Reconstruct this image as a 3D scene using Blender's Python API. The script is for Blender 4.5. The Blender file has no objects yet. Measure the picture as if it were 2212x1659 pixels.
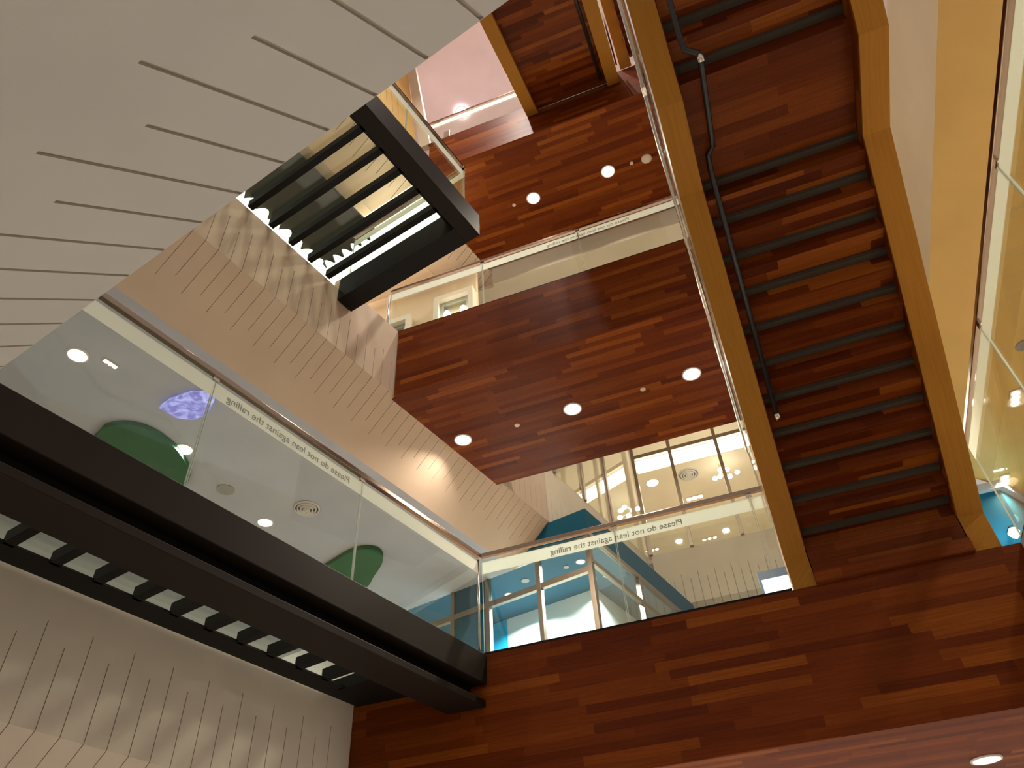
import bpy, math, random
from mathutils import Vector, Matrix
random.seed(7)
D = bpy.data
SC = bpy.context.scene
COL = SC.collection
ZO = 1.6                       # eye height: heights below are measured from the eye, the ground floor is z = 0

# ------------------------------------------------------------------ camera
def look(yaw, pitch, roll):
    f = Vector((math.sin(yaw)*math.cos(pitch), math.cos(yaw)*math.cos(pitch), math.sin(pitch)))
    r = Vector((math.cos(yaw), -math.sin(yaw), 0)); up = r.cross(f)
    r2 = math.cos(roll)*r + math.sin(roll)*up
    u2 = -math.sin(roll)*r + math.cos(roll)*up
    return Matrix(((r2.x, u2.x, -f.x), (r2.y, u2.y, -f.y), (r2.z, u2.z, -f.z)))
cam = D.cameras.new('camera'); camo = D.objects.new('camera', cam); COL.objects.link(camo)
cam.sensor_width = 36; cam.lens = 1651.14/2212*36; cam.clip_start = .05; cam.clip_end = 200
camo.matrix_world = Matrix.Translation((0, 0, ZO)) @ look(-.3193069, .7471507, -.06639214).to_4x4()
SC.camera = camo

# ------------------------------------------------------------------ world, exposure, room lamps
w = D.worlds.new('world'); SC.world = w; w.use_nodes = True
bg = w.node_tree.nodes['Background']; bg.inputs[0].default_value = (1, .87, .74, 1); bg.inputs[1].default_value = .57
vs = SC.view_settings; vs.view_transform = 'Standard'; vs.look = 'None'; vs.gamma = 1; vs.exposure = -.22; vs.use_curve_mapping = False
LAMP = dict(wood=135, left=30, right=78, blue=190, upper=480, far=230, roof=170)

# ------------------------------------------------------------------ materials
def mat(name, col, rough=.6, metal=0, spec=.5, emit=None, es=0):
    m = D.materials.new(name); m.use_nodes = True
    b = m.node_tree.nodes['Principled BSDF']
    b.inputs['Base Color'].default_value = (*col, 1); b.inputs['Roughness'].default_value = rough
    b.inputs['Metallic'].default_value = metal; b.inputs['Specular IOR Level'].default_value = spec
    if emit: b.inputs['Emission Color'].default_value = (*emit, 1); b.inputs['Emission Strength'].default_value = es
    return m
def N(m, t, **k):
    n = m.node_tree.nodes.new(t)
    for a, v in k.items(): setattr(n, a, v)
    return n
def L(m, a, b): m.node_tree.links.new(a, b)
def mth(m, op, a, b=None):
    n = N(m, 'ShaderNodeMath', operation=op)
    for i, v in enumerate((a, b)):
        if v is None: continue
        if isinstance(v, (int, float)): n.inputs[i].default_value = v
        else: L(m, v, n.inputs[i])
    return n.outputs[0]
def wood(name, ramp, row=.088, length=1.05, rough=.38, grain=.35):
    m = mat(name, ramp[1], rough, spec=.09); b = m.node_tree.nodes['Principled BSDF']
    uv = N(m, 'ShaderNodeTexCoord').outputs['UV']; sx = N(m, 'ShaderNodeSeparateXYZ'); L(m, uv, sx.inputs[0])
    r = mth(m, 'FLOOR', mth(m, 'DIVIDE', sx.outputs[1], row))
    wn = N(m, 'ShaderNodeTexWhiteNoise', noise_dimensions='1D'); L(m, r, wn.inputs['W'])
    sh = mth(m, 'MULTIPLY', wn.outputs['Value'], length*5)
    cidx = mth(m, 'FLOOR', mth(m, 'DIVIDE', mth(m, 'ADD', sx.outputs[0], sh), length))
    cb = N(m, 'ShaderNodeCombineXYZ'); L(m, r, cb.inputs[0]); L(m, cidx, cb.inputs[1])
    w2 = N(m, 'ShaderNodeTexWhiteNoise', noise_dimensions='2D'); L(m, cb.outputs[0], w2.inputs['Vector'])
    cr = N(m, 'ShaderNodeValToRGB'); e = cr.color_ramp.elements
    pos = [0, .2, .6, .86, 1]; cols = [ramp[0], ramp[1], ramp[2], ramp[3], ramp[4]]
    e[0].position = 0; e[0].color = (*cols[0], 1); e[1].position = 1; e[1].color = (*cols[4], 1)
    for p, c in zip(pos[1:4], cols[1:4]): q = e.new(p); q.color = (*c, 1)
    L(m, w2.outputs['Value'], cr.inputs[0])
    # grain stretched along the plank, offset per plank
    mp = N(m, 'ShaderNodeCombineXYZ')
    L(m, mth(m, 'MULTIPLY', sx.outputs[0], 1.6), mp.inputs[0]); L(m, mth(m, 'MULTIPLY', sx.outputs[1], 45), mp.inputs[1])
    L(m, mth(m, 'MULTIPLY', w2.outputs['Value'], 37), mp.inputs[2])
    nz = N(m, 'ShaderNodeTexNoise'); nz.inputs['Scale'].default_value = 1.6; nz.inputs['Detail'].default_value = 4; L(m, mp.outputs[0], nz.inputs['Vector'])
    mx = N(m, 'ShaderNodeMix', data_type='RGBA', blend_type='MULTIPLY'); mx.inputs[0].default_value = grain
    c2 = N(m, 'ShaderNodeValToRGB'); c2.color_ramp.elements[0].position = .32; c2.color_ramp.elements[0].color = (.35, .3, .28, 1)
    c2.color_ramp.elements[1].position = .62; c2.color_ramp.elements[1].color = (1.15, 1.1, 1.05, 1)
    L(m, nz.outputs[0], c2.inputs[0]); L(m, cr.outputs[0], mx.inputs[6]); L(m, c2.outputs[0], mx.inputs[7])
    L(m, mx.outputs[2], b.inputs['Base Color'])
    return m
def plaster(name, col, var=.05):
    m = mat(name, col, .75, spec=.25); b = m.node_tree.nodes['Principled BSDF']
    nz = N(m, 'ShaderNodeTexNoise'); nz.inputs['Scale'].default_value = 1.3; nz.inputs['Detail'].default_value = 3
    L(m, N(m, 'ShaderNodeTexCoord').outputs['Object'], nz.inputs['Vector'])
    cr = N(m, 'ShaderNodeValToRGB'); lo = tuple(c*(1-var) for c in col); hi = tuple(min(1, c*(1+var)) for c in col)
    cr.color_ramp.elements[0].position = .3; cr.color_ramp.elements[0].color = (*lo, 1)
    cr.color_ramp.elements[1].position = .7; cr.color_ramp.elements[1].color = (*hi, 1)
    L(m, nz.outputs[0], cr.inputs[0]); L(m, cr.outputs[0], b.inputs['Base Color'])
    return m
def glass(name, tint=(.93, .97, .94), refl=1.0, mixin=.0):
    m = D.materials.new(name); m.use_nodes = True; nt = m.node_tree; nt.nodes.clear()
    out = N(m, 'ShaderNodeOutputMaterial'); tr = N(m, 'ShaderNodeBsdfTransparent'); tr.inputs[0].default_value = (*tint, 1)
    gl = N(m, 'ShaderNodeBsdfGlossy'); gl.inputs['Roughness'].default_value = .02; gl.inputs[0].default_value = (1, 1, 1, 1)
    ge = N(m, 'ShaderNodeNewGeometry'); dt = N(m, 'ShaderNodeVectorMath', operation='DOT_PRODUCT')
    L(m, ge.outputs['Normal'], dt.inputs[0]); L(m, ge.outputs['Incoming'], dt.inputs[1])
    om = mth(m, 'SUBTRACT', 1, mth(m, 'ABSOLUTE', dt.outputs['Value']))
    f = mth(m, 'MULTIPLY', mth(m, 'ADD', mth(m, 'MULTIPLY', mth(m, 'POWER', om, 5), .9), .035), refl); mx = N(m, 'ShaderNodeMixShader')
    L(m, f, mx.inputs[0]); L(m, tr.outputs[0], mx.inputs[1]); L(m, gl.outputs[0], mx.inputs[2]); L(m, mx.outputs[0], out.inputs[0])
    return m
def frosted(name):
    m = D.materials.new(name); m.use_nodes = True; nt = m.node_tree; nt.nodes.clear()
    out = N(m, 'ShaderNodeOutputMaterial'); tl = N(m, 'ShaderNodeBsdfTranslucent'); df = N(m, 'ShaderNodeBsdfDiffuse')
    tl.inputs[0].default_value = (.98, 1, .96, 1); df.inputs[0].default_value = (.96, .99, .93, 1)
    mx = N(m, 'ShaderNodeMixShader'); mx.inputs[0].default_value = .45
    L(m, tl.outputs[0], mx.inputs[1]); L(m, df.outputs[0], mx.inputs[2]); L(m, mx.outputs[0], out.inputs[0])
    return m
M = dict(
    wood=wood('jatoba_planks', [(.10, .018, .003), (.13, .024, .0034), (.155, .032, .004), (.19, .044, .005), (.26, .070, .008)]),
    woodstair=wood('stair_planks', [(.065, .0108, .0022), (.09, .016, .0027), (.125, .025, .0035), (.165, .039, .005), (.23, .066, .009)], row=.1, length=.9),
    veneer=wood('oak_veneer', [(.33, .145, .020), (.335, .148, .021), (.34, .15, .021), (.345, .153, .022), (.35, .156, .022)], row=.6, length=2.4, rough=.5, grain=.16),
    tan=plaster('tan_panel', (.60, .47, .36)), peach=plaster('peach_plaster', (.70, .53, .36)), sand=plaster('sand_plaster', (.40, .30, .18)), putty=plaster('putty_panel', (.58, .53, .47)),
    white=plaster('warm_white_panel', (.53, .53, .53)),
    cream=plaster('cream_panel', (.72, .63, .50)),
    ceil=plaster('ceiling_paint', (.43, .44, .49)),
    pink=plaster('pink_ceiling', (.84, .71, .74)),
    yellow=plaster('warm_yellow_plaster', (.72, .47, .17)),
    groove=mat('groove_lining', (.5, .45, .40), .8),
    stone=plaster('pale_stone_floor', (.62, .58, .52)),
    dark=mat('dark_bronze_paint', (.012, .0078, .0062), .5, spec=.14),
    darker=mat('black_paint', (.006, .0055, .0055), .6, spec=.18),
    steel=mat('brushed_steel', (.62, .58, .53), .22, metal=1),
    bronze=mat('bronze_rail', (.36, .27, .22), .2, metal=1),
    alu=mat('champagne_aluminium', (.36, .29, .23), .42, metal=1),
    greybar=mat('grey_rubber_nosing', (.055, .044, .034), .7, spec=.2),
    blue=plaster('petrol_blue_paint', (.004, .095, .165), .03),
    bluetop=plaster('deep_blue_paint', (.01, .12, .22), .03),
    green=plaster('green_felt', (.016, .11, .05), .06),
    cyan=mat('cyan_panel', (.0, .42, .72), .5),
    lightbox=mat('white_wall_graphic', (.86, .92, .90), .6),
    glass=glass('clear_glass', (.955, .98, .955)), glassg=glass('greenish_glass', (.95, .97, .92), 1.6), floorglass=glass('floor_glass', (.90, .94, .88), 1.0),
    frost=frosted('frosted_band'), letter=mat('grey_lettering', (.24, .27, .26), .7),
    floorwood=plaster('oak_floor', (.27, .18, .10)),
    edge=mat('polished_glass_edge', (.52, .60, .53), .25), speaker=mat('speaker_grille', (.30, .29, .27), .6),
    red=mat('red_print', (.55, .08, .1), .6),
    pipe=mat('black_conduit', (.010, .010, .012), .35), trim=mat('white_trim', (.72, .66, .62), .4), vent=mat('vent_metal', (.62, .58, .55), .4),
    ventd=mat('vent_shadow_gap', (.08, .08, .08), .8), plate=mat('smoke_detector_plastic', (.62, .5, .42), .5),
    lamp=mat('lamp_lens', (1, 1, 1), .4, emit=(1, .95, .86), es=14), lampc=mat('cool_lamp_lens', (1, 1, 1), .4, emit=(.9, .97, 1), es=12),
    strip=mat('linear_lamp', (1, 1, 1), .4, emit=(1, .97, .93), es=7), screen=mat('screen_face', (.9, .95, 1), .3, emit=(.75, .88, 1), es=5),
    panel=mat('luminous_panel', (1, 1, 1), .5, emit=(.97, 1, .93), es=2.2), cyanlamp=mat('cyan_lamp_lens', (.4, 1, 1), .4, emit=(.45, 1, 1), es=10),
    purple=mat('violet_reflection', (.2, .2, .5), .4, emit=(.22, .22, .75), es=1.1),
    screenframe=mat('navy_frame', (.01, .05, .11), .4), doorframe=mat('grey_green_frame', (.38, .38, .32), .4, metal=.4),
    banner=mat('dark_canopy_fabric', (.035, .04, .036), .9),
)

# ------------------------------------------------------------------ frames and mesh helpers
PH = math.radians(77)
UV_ = Vector((math.cos(PH), math.sin(PH), 0)); NV = Vector((math.sin(PH), -math.cos(PH), 0))
def U(c, s, z): return Vector((c*NV.x + s*UV_.x, c*NV.y + s*UV_.y, z + ZO))
def X(x, y, z): return Vector((x, y, z + ZO))
GX = Vector((1, 0, 0)); GY = Vector((0, 1, 0)); GZ = Vector((0, 0, 1)); GU = UV_; GN = NV
class MB:
    def __init__(s, grain=GX): s.v = []; s.f = []; s.uv = []; s.mi = []; s.g = grain; s.cur = 0
    def poly(s, pts, grain=None):
        g = grain or s.g; pts = [Vector(p) for p in pts]; i0 = len(s.v); s.v += pts; s.f.append(list(range(i0, i0+len(pts)))); s.mi.append(s.cur)
        nrm = Vector((0, 0, 0))
        for a, b in zip(pts, pts[1:]+pts[:1]): nrm += a.cross(b)
        nrm = nrm.normalized() if nrm.length > 1e-9 else Vector((0, 0, 1))
        gg = g - nrm*g.dot(nrm)
        if gg.length < .2: gg = nrm.orthogonal()
        gg.normalize(); vv = nrm.cross(gg)
        if (abs(vv.z) > .5 and vv.z < 0) or (abs(vv.z) <= .5 and vv.y < 0): vv = -vv
        s.uv += [(p.dot(gg), p.dot(vv)) for p in pts]
    def hexa(s, b, t, grain=None):     # four bottom, four top corners in the same order
        s.poly(b[::-1], grain); s.poly(t, grain)
        for i in range(4): j = (i+1) % 4; s.poly([b[i], b[j], t[j], t[i]], grain)
    def box(s, a, b, F=X, grain=None):
        (x0, y0, z0), (x1, y1, z1) = a, b
        x0, x1 = min(x0, x1), max(x0, x1); y0, y1 = min(y0, y1), max(y0, y1); z0, z1 = min(z0, z1), max(z0, z1)
        s.hexa([F(x0, y0, z0), F(x1, y0, z0), F(x1, y1, z0), F(x0, y1, z0)], [F(x0, y0, z1), F(x1, y0, z1), F(x1, y1, z1), F(x0, y1, z1)], grain)
    def prism(s, pts, vec, grain=None):
        a = [Vector(p) for p in pts]; b = [p + Vector(vec) for p in a]
        s.poly(a[::-1], grain); s.poly(b, grain)
        for i in range(len(a)): j = (i+1) % len(a); s.poly([a[i], a[j], b[j], b[i]], grain)
    def tube(s, path, r, seg=12, caps=True):
        P = [Vector(p) for p in path]; rings = []
        t0 = (P[1]-P[0]).normalized(); nx = t0.orthogonal().normalized()
        for i, p in enumerate(P):
            if i == 0: t = (P[1]-P[0]).normalized()
            elif i == len(P)-1: t = (P[-1]-P[-2]).normalized()
            else: t = ((P[i+1]-p).normalized() + (p-P[i-1]).normalized()).normalized()
            nx = (nx - t*nx.dot(t)).normalized(); ny = t.cross(nx)
            k = 1
            if 0 < i < len(P)-1: k = 1/max(.6, (P[i+1]-p).normalized().dot(t))
            rings.append([p + (nx*math.cos(2*math.pi*j/seg) + ny*math.sin(2*math.pi*j/seg))*r*k for j in range(seg)])
        for a, b in zip(rings, rings[1:]):
            for j in range(seg): s.poly([a[j], a[(j+1) % seg], b[(j+1) % seg], b[j]])
        if caps: s.poly(rings[0][::-1]); s.poly(rings[-1])
    def lathe(s, prof, c, seg=32):     # (radius, height) about a vertical axis through c
        c = Vector(c); rings = [[c + Vector((r*math.cos(2*math.pi*j/seg), r*math.sin(2*math.pi*j/seg), h)) for j in range(seg)] for r, h in prof]
        for a, b in zip(rings, rings[1:]):
            for j in range(seg): s.poly([a[j], a[(j+1) % seg], b[(j+1) % seg], b[j]])
    def disc(s, c, r, h=.012, seg=32):
        c = Vector(c); a = [c + Vector((r*math.cos(2*math.pi*j/seg), r*math.sin(2*math.pi*j/seg), 0)) for j in range(seg)]
        s.prism(a, (0, 0, h))
ORG = {}
def obj(name, mb, m, parent=None, label=None, cat=None, group=None, kind=None, bevel=0):
    ms = m if isinstance(m, (list, tuple)) else [m]
    if parent is not None: org = ORG[parent.name]
    else:
        xs = [v.x for v in mb.v]; ys = [v.y for v in mb.v]; zs = [v.z for v in mb.v]
        org = Vector(((min(xs)+max(xs))/2, (min(ys)+max(ys))/2, min(zs)))
    me = D.meshes.new(name); me.from_pydata([v-org for v in mb.v], [], mb.f)
    ul = me.uv_layers.new(name='metric'); k = 0
    for i, uvc in enumerate(mb.uv): ul.data[i].uv = uvc
    for mm in ms: me.materials.append(mm)
    for p, i in zip(me.polygons, mb.mi): p.material_index = i
    bmerge(me)
    o = D.objects.new(name, me); COL.objects.link(o)
    if parent is not None: o.parent = parent
    else: o.location = org
    ORG[o.name] = org
    if bevel:
        b = o.modifiers.new('bevel', 'BEVEL'); b.width = bevel; b.segments = 2; b.limit_method = 'ANGLE'
    tag(o, label, cat, group, kind)
    return o
import bmesh
def bmerge(me):
    b = bmesh.new(); b.from_mesh(me); bmesh.ops.remove_doubles(b, verts=b.verts, dist=1e-5)
    bmesh.ops.recalc_face_normals(b, faces=b.faces); b.to_mesh(me); b.free()
def tag(o, label=None, cat=None, group=None, kind=None):
    if label: o['label'] = label
    if cat: o['category'] = cat
    if group: o['group'] = group
    if kind: o['kind'] = kind
def thing(name, loc, label, cat, group=None, kind=None):
    o = D.objects.new(name, None); o.empty_display_size = .2; COL.objects.link(o); o.location = loc; ORG[o.name] = Vector(loc)
    tag(o, label, cat, group, kind); return o
def copy_tree(o, loc, label):
    r = o.copy(); COL.objects.link(r); r.location = loc; r['label'] = label; ORG[r.name] = Vector(loc)
    for ch in list(o.children):
        c = ch.copy(); COL.objects.link(c); c.parent = r
        for g in ch.children: d = g.copy(); COL.objects.link(d); d.parent = c
    return r
def area(parent, off, power, size=.2, col=(1, .86, .7), spread=2.6, rot=(0, 0, 0)):
    l = D.lights.new('bulb', 'AREA'); l.shape = 'DISK'; l.size = size; l.energy = power; l.color = col; l.spread = spread
    o = D.objects.new('bulb', l); COL.objects.link(o); o.parent = parent; o.location = off; o.rotation_euler = rot
    return o
def smooth(o):
    for p in o.data.polygons: p.use_smooth = True
    return o

# grooved panel: a bent sheet (profile) run along an axis, with real slots cut in it
def grooved(name, prof, s0, s1, grooves, F, grain, m, label, w=.013, d=.016, back=.1, kind='structure'):
    P = [Vector((a, 0, z)) for a, z in prof]; T = [0]
    for a, b in zip(P, P[1:]): T.append(T[-1] + (b-a).length)
    nrm = []
    for a, b in zip(P, P[1:]):
        t = (b-a).normalized(); nrm.append(Vector((-t.z, 0, t.x)))
    def at(t):
        t = max(0, min(T[-1], t))
        for i in range(len(P)-1):
            if t <= T[i+1]+1e-9: return P[i].lerp(P[i+1], (t-T[i])/(T[i+1]-T[i]))
        return P[-1]
    def nat(t):
        ns = [nrm[i] for i in range(len(nrm)) if T[i]-1e-6 <= t <= T[i+1]+1e-6]
        v = sum(ns, Vector()).normalized(); return v*(1/max(.5, v.dot(ns[0])))
    mb = MB(grain); G = lambda p, s: F(p.x, s, p.z)
    def strip(sa, sb, ts, dep=0):
        for a, b in zip(ts, ts[1:]):
            pa, pb = at(a) - nat(a)*dep, at(b) - nat(b)*dep
            mb.poly([G(pa, sa), G(pa, sb), G(pb, sb), G(pb, sa)])
    cur = s0
    for g, ta, tb in sorted(grooves):
        if g-w/2 <= cur or g+w/2 >= s1: continue
        strip(cur, g-w/2, T); a, b = g-w/2, g+w/2; cur = b
        ta = max(ta, 0); tb = min(tb, T[-1])
        if ta > 0: strip(a, b, [t for t in T if t < ta] + [ta])
        if tb < T[-1]: strip(a, b, [tb] + [t for t in T if t > tb])
        ins = [ta] + [t for t in T if ta < t < tb] + [tb]
        mb.cur = 1
        strip(a, b, ins, d)
        for sd in (a, b):
            for q, r in zip(ins, ins[1:]):
                mb.poly([G(at(q), sd), G(at(r), sd), G(at(r)-nat(r)*d, sd), G(at(q)-nat(q)*d, sd)])
        for q in (ta, tb): mb.poly([G(at(q), a), G(at(q), b), G(at(q)-nat(q)*d, b), G(at(q)-nat(q)*d, a)])
        mb.cur = 0
    strip(cur, s1, T)
    strip(s0, s1, T, back)
    for sd in (s0, s1): mb.poly([G(at(t), sd) for t in T] + [G(at(t)-nat(t)*back, sd) for t in T[::-1]])
    for t in (0, T[-1]): mb.poly([G(at(t), s0), G(at(t), s1), G(at(t)-nat(t)*back, s1), G(at(t)-nat(t)*back, s0)])
    o = obj(name, mb, [m, M['groove']], label=label, kind=kind)
    return o

# ------------------------------------------------------------------ levels (eye = 0)
ZA, ZB, ZC, ZR = 3.31, 8.70, 14.05, 18.6
YF = 7.10                       # front plane of the timber balconies
def sA(c): return (YF + .22495*c)/.97437      # where the front plane cuts a bridge line

# ------------------------------------------------------------------ big structure
def slab(name, pts, z0, z1, m, label, grain=GX, kind='structure'):
    mb = MB(grain); mb.prism([Vector((*p[:2], z0+ZO)) for p in pts], (0, 0, z1-z0))
    return obj(name, mb, m, label=label, kind=kind)
slab('floor', [(-9, -8), (8, -8), (8, 18), (-9, 18)], -1.75, -1.6, M['stone'], 'pale stone floor of the lobby below')

# left wall: upright grooved fascia with the sloped underside below it, one per storey
def faces(c, z_top, z_bend, off, drop): return [(c, z_top), (c, z_bend), (c-off, z_bend-drop)]
def grooveset(s_first, n, pitch, z_top, z_bend, tops, bots):
    r = []
    for k in range(n):
        t0 = z_top - (z_bend + tops[k % 2]); L_ = (z_top - z_bend) + bots[k % 2]
        r.append((s_first + k*pitch, t0, L_))
    return r
grooved('wall_left', faces(-5.80, 3.14, 2.02, .78, .68), .2, 5.93, grooveset(2.44-.188*10, 28, .188, 3.14, 2.02, (.60, .75), (.52, .66)), U, GN, M['putty'],
        'putty coloured grooved wall under the dark bridge, bottom left', w=.007, d=.010)
def part_grooves(lo, hi, ztop):
    return [g for g in grooveset(2.672-.1793*12, 79, .1793, ztop, 7.42, (.56, .70), (.54, .66)) if lo < g[0] < hi]
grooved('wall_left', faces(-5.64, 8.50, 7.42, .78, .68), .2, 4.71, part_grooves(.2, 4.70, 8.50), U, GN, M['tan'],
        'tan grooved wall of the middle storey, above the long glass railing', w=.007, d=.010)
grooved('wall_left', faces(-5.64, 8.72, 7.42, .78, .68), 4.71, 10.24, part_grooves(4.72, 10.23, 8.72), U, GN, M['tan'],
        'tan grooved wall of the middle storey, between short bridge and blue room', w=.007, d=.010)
grooved('wall_left', [(-5.64, 8.72), (-5.64, 7.40)], 10.24, 14.93, [(g[0], g[1], 1.31) for g in part_grooves(10.25, 14.9, 8.72)], U, GN, M['cream'],
        'pale grooved wall above the blue room', w=.007, d=.010)
grooved('wall_left', [(-5.47, 14.0), (-5.60, 13.05), (-6.40, 12.35)], .2, 9.6, [(2.0+.1793*k, .12, 1.55-.12*(k % 2)) for k in range(40)], U, GN, M['peach'],
        'warm orange grooved wall above the short black bridge')
grooved('wall_left', [(-6.0, ZR), (-5.47, 14.0)], .2, 5.93, [(2.0+.1793*k, .3, 4.3-.2*(k % 2)) for k in range(20)], U, GN, M['yellow'],
        'amber grooved wall of the top storey, left of the pink ceiling')
# near side: the broad sloped panel above the viewer
def V(b, a, z): return U(a, b, z)       # perpendicular = s, along = c
VB = [(.69, 3.31), (.69, 2.06), (-1.0, 2.06-1.69*.905)]
ng = []
for k, c in enumerate([-.436-.181*i for i in range(-14, 22)]):
    i = k-14; even = (i % 2 == 0)
    ng.append((c, 1.252, 1.25 + (.66 if not even else .50)))
gset = []
for c, ta, tb in ng: gset.append((c, 1.252, tb))
nb = grooved('wall_near', [(.69, 3.31), (.69, 2.06), (-1.25, 2.06-1.94*.905)], -5.7, 3.4, gset, V, GU, M['white'],
        'broad grey-white sloped panel with staggered grooves, top left', w=.013, d=.009)
# right wall
def RX(x, y, z): return X(x, y, z)
grooved('wall_right', [(3.12, 8.72), (3.12, 7.42)], -2.5, 12.2, [], lambda a, s, z: X(a, s, z), GY, M['sand'],
        'grey-white upright wall strip right of the staircase', back=-.1)
grooved('wall_right', [(3.12, 7.42), (3.9, 6.74)], -2.5, 12.2, [], lambda a, s, z: X(a, s, z), GY, M['yellow'],
        'sloped amber plaster panel below the upright strip on the right', back=-.1)
slab('ceiling', [(3.9, -2.5), (9, -2.5), (9, 16), (3.9, 16)], 6.74, 6.84, M['yellow'], 'amber ceiling seen through the glass on the right')
slab('floor', [(2.23, -2.5), (8, -2.5), (8, 16), (2.23, 16)], 2.1, ZA, M['white'], 'floor edge of the right side landing')
# ceilings of the open storeys on the left
def cs(c, s): p = U(c, s, 0); return (p.x, p.y)
slab('ceiling', [cs(-6.42, 0), cs(-6.42, 10.22), cs(-14, 10.22), cs(-14, 0)], 6.74, 6.84, M['ceil'], 'grey-white ceiling with the green shapes, behind the long bridge')
slab('floor', [cs(-6.12, -.5), cs(-6.12, 17), cs(-14, 17), cs(-14, -.5)], 3.15, ZA, M['stone'], 'pale floor of the storey left of the long bridge')
slab('wall_back', [cs(-14, 0), cs(-14.1, 0), cs(-14.1, 17), cs(-14, 17)], 3.3, 6.9, M['cream'], 'cream back wall of the storey left of the long bridge')
slab('floor', [cs(-5.9, -.5), cs(-5.9, 17), cs(-14, 17), cs(-14, -.5)], 8.55, ZB, M['stone'], 'pale floor of the storey left of the black bridge')
slab('ceiling', [cs(-6.38, 0), cs(-6.38, 9.6), cs(-12, 9.6), cs(-12, 0)], 12.35, 12.45, M['peach'], 'cream ceiling of the storey left of the black bridge')
slab('ceiling', [(-7.2, 9.84), (2.1, 9.84), (2.1, 24), (-7.2, 24)], 12.5, 12.6, M['cream'], 'cream ceiling behind the middle glass railing')
slab('trim_3', [(-3.5, 9.75), (2.1, 9.75), (2.1, 9.85), (-3.5, 9.85)], 12.49, 13.05, M['cream'], 'cream bulkhead behind the top wooden balcony')
slab('ceiling', [(-9, -6), (8, -6), (8, 24), (-9, 24)], ZR, ZR+.15, M['pink'], 'pale pink ceiling of the top storey')
# far wall of the middle storey
grooved('wall_back', [(15.5, 8.70), (15.5, 7.42), (16.28, 6.74)], -2.1, 3.5, [(-1.9+.18*k, .60+.14*(k % 2), 1.8) for k in range(29)],
        lambda b, a, z: X(a, b, z), GX, M['cream'], 'cream grooved wall under the far window', back=-.1, d=-.016)
slab('floor', [(-2.2, 15.56), (3.5, 15.56), (3.5, 24), (-2.2, 24)], 8.55, ZB-.01, M['stone'], 'pale floor of the far room')
slab('wall_back', [(-7, 24), (4, 24), (4, 24.1), (-7, 24.1)], 8.6, 12.6, M['cream'], 'cream back wall of the far room')
slab('floor', [(-9, 7.3), (2.2, 7.3), (2.2, 17), (-9, 17)], 3.0, ZA-.02, M['floorwood'], 'brown floor behind the lower balcony railing')

# ------------------------------------------------------------------ timber balconies
def balcony(z0, z1, xl, xr, yb, label, soffit_left=None, dm='stone'):
    t = thing('timber_balcony', X((xl+xr)/2, (YF+yb)/2, z0), label, 'balcony')
    f = MB(); f.box((xl, YF, z0), (xr, YF+.06, z1)); obj('fascia', f, M['wood'], t)
    s = MB(); sl = soffit_left or [(xl, YF+.06), (xl, yb)]
    pts = [X(xr, YF+.06, z0), X(xr, yb, z0)] + [X(p[0], p[1], z0) for p in sl[::-1]]
    s.prism(pts, (0, 0, .08)); obj('soffit', s, M['wood'], t)
    k = MB(); k.box((xl+.05, YF+.06, z0+.08), (xr, yb, z1)); obj('deck', k, M[dm], t)
    return t
pB = [U(-5.87, 5.93, 0), U(-5.87, 8.74, 0)]
balcony(2.00, ZA, -4.33, 2.23, 11.0, 'lowest wooden balcony, its plank face filling the bottom of the picture', dm='floorwood')
balcony(7.37, ZB, -4.13, 1.9, 9.74, 'middle wooden balcony with three downlights under it', [(-4.33, YF+.06), (-3.72, 9.74)])
balcony(12.99, ZC, -3.75, 1.9, 9.74, 'top wooden balcony with two downlights under it', [(-4.20, YF+.06), (-3.60, 9.74)])

# ------------------------------------------------------------------ round downlights
def downlight(p, label, group, power, r=.12, m='lamp', col=(1, .86, .7), name='ceiling_light', spread=2.6):
    t = thing(name, p, label, 'light', group)
    a = MB(); a.lathe([(r+.018, .0), (r+.018, -.012), (r, -.016), (r-.006, .0)], p); smooth(obj('trim_ring', a, M['trim'], t))
    b = MB(); b.disc(p - Vector((0, 0, .010)), r-.004, .008); obj('lens', b, M[m], t)
    if power: area(t, (0, 0, -.03), power, r*1.6, col, spread)
    return t
P1 = X(-3.63, 8.42, 7.37)
d1 = downlight(P1, 'lit downlight nearest the tan wall, under the middle balcony', 'downlights under the timber balconies', LAMP['wood'])
copy_tree(d1, X(-1.87, 8.42, 7.37), 'central lit downlight of the three under the middle balcony')
copy_tree(d1, X(-.08, 8.39, 7.37), 'lit downlight beside the stair railing, under the middle balcony')
copy_tree(d1, X(-2.08, 8.42, 12.99), 'left lit downlight under the top balcony')
copy_tree(d1, X(-.54, 8.41, 12.99), 'right lit downlight under the top balcony, beside the round detector')
copy_tree(d1, X(1.47, 8.43, 2.00), 'lit downlight under the lowest balcony, bottom right corner')
copy_tree(d1, X(-.3, 8.43, 2.00), 'added unseen downlight under the middle of the lowest balcony, below the picture')  # this and the next are added, unseen, for more bounce off the lobby floor
copy_tree(d1, X(-2.1, 8.43, 2.00), 'added unseen downlight under the left of the lowest balcony, below the picture')
def button(p, r, label, group, name='sprinkler_cover', cat='sprinkler'):
    mm = 'speaker' if cat == 'speaker' else 'plate'
    a = MB(); a.disc(p - Vector((0, 0, .014)), r, .014, 20); return obj(name, a, M[mm], label=label, cat=cat, group=group)
g = 'sprinkler covers under the balconies'
button(X(-2.75, 8.43, 7.37), .04, 'small round sprinkler cover left of the central downlight', g)
button(X(-.80, 8.42, 7.37), .04, 'small round sprinkler cover right of the central downlight', g)
button(X(-2.49, 8.42, 12.99), .035, 'small round sprinkler cover beside the left top downlight', g)
button(X(-.07, 8.41, 12.99), .035, 'small round sprinkler cover beside the smoke detector', g)
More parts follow.
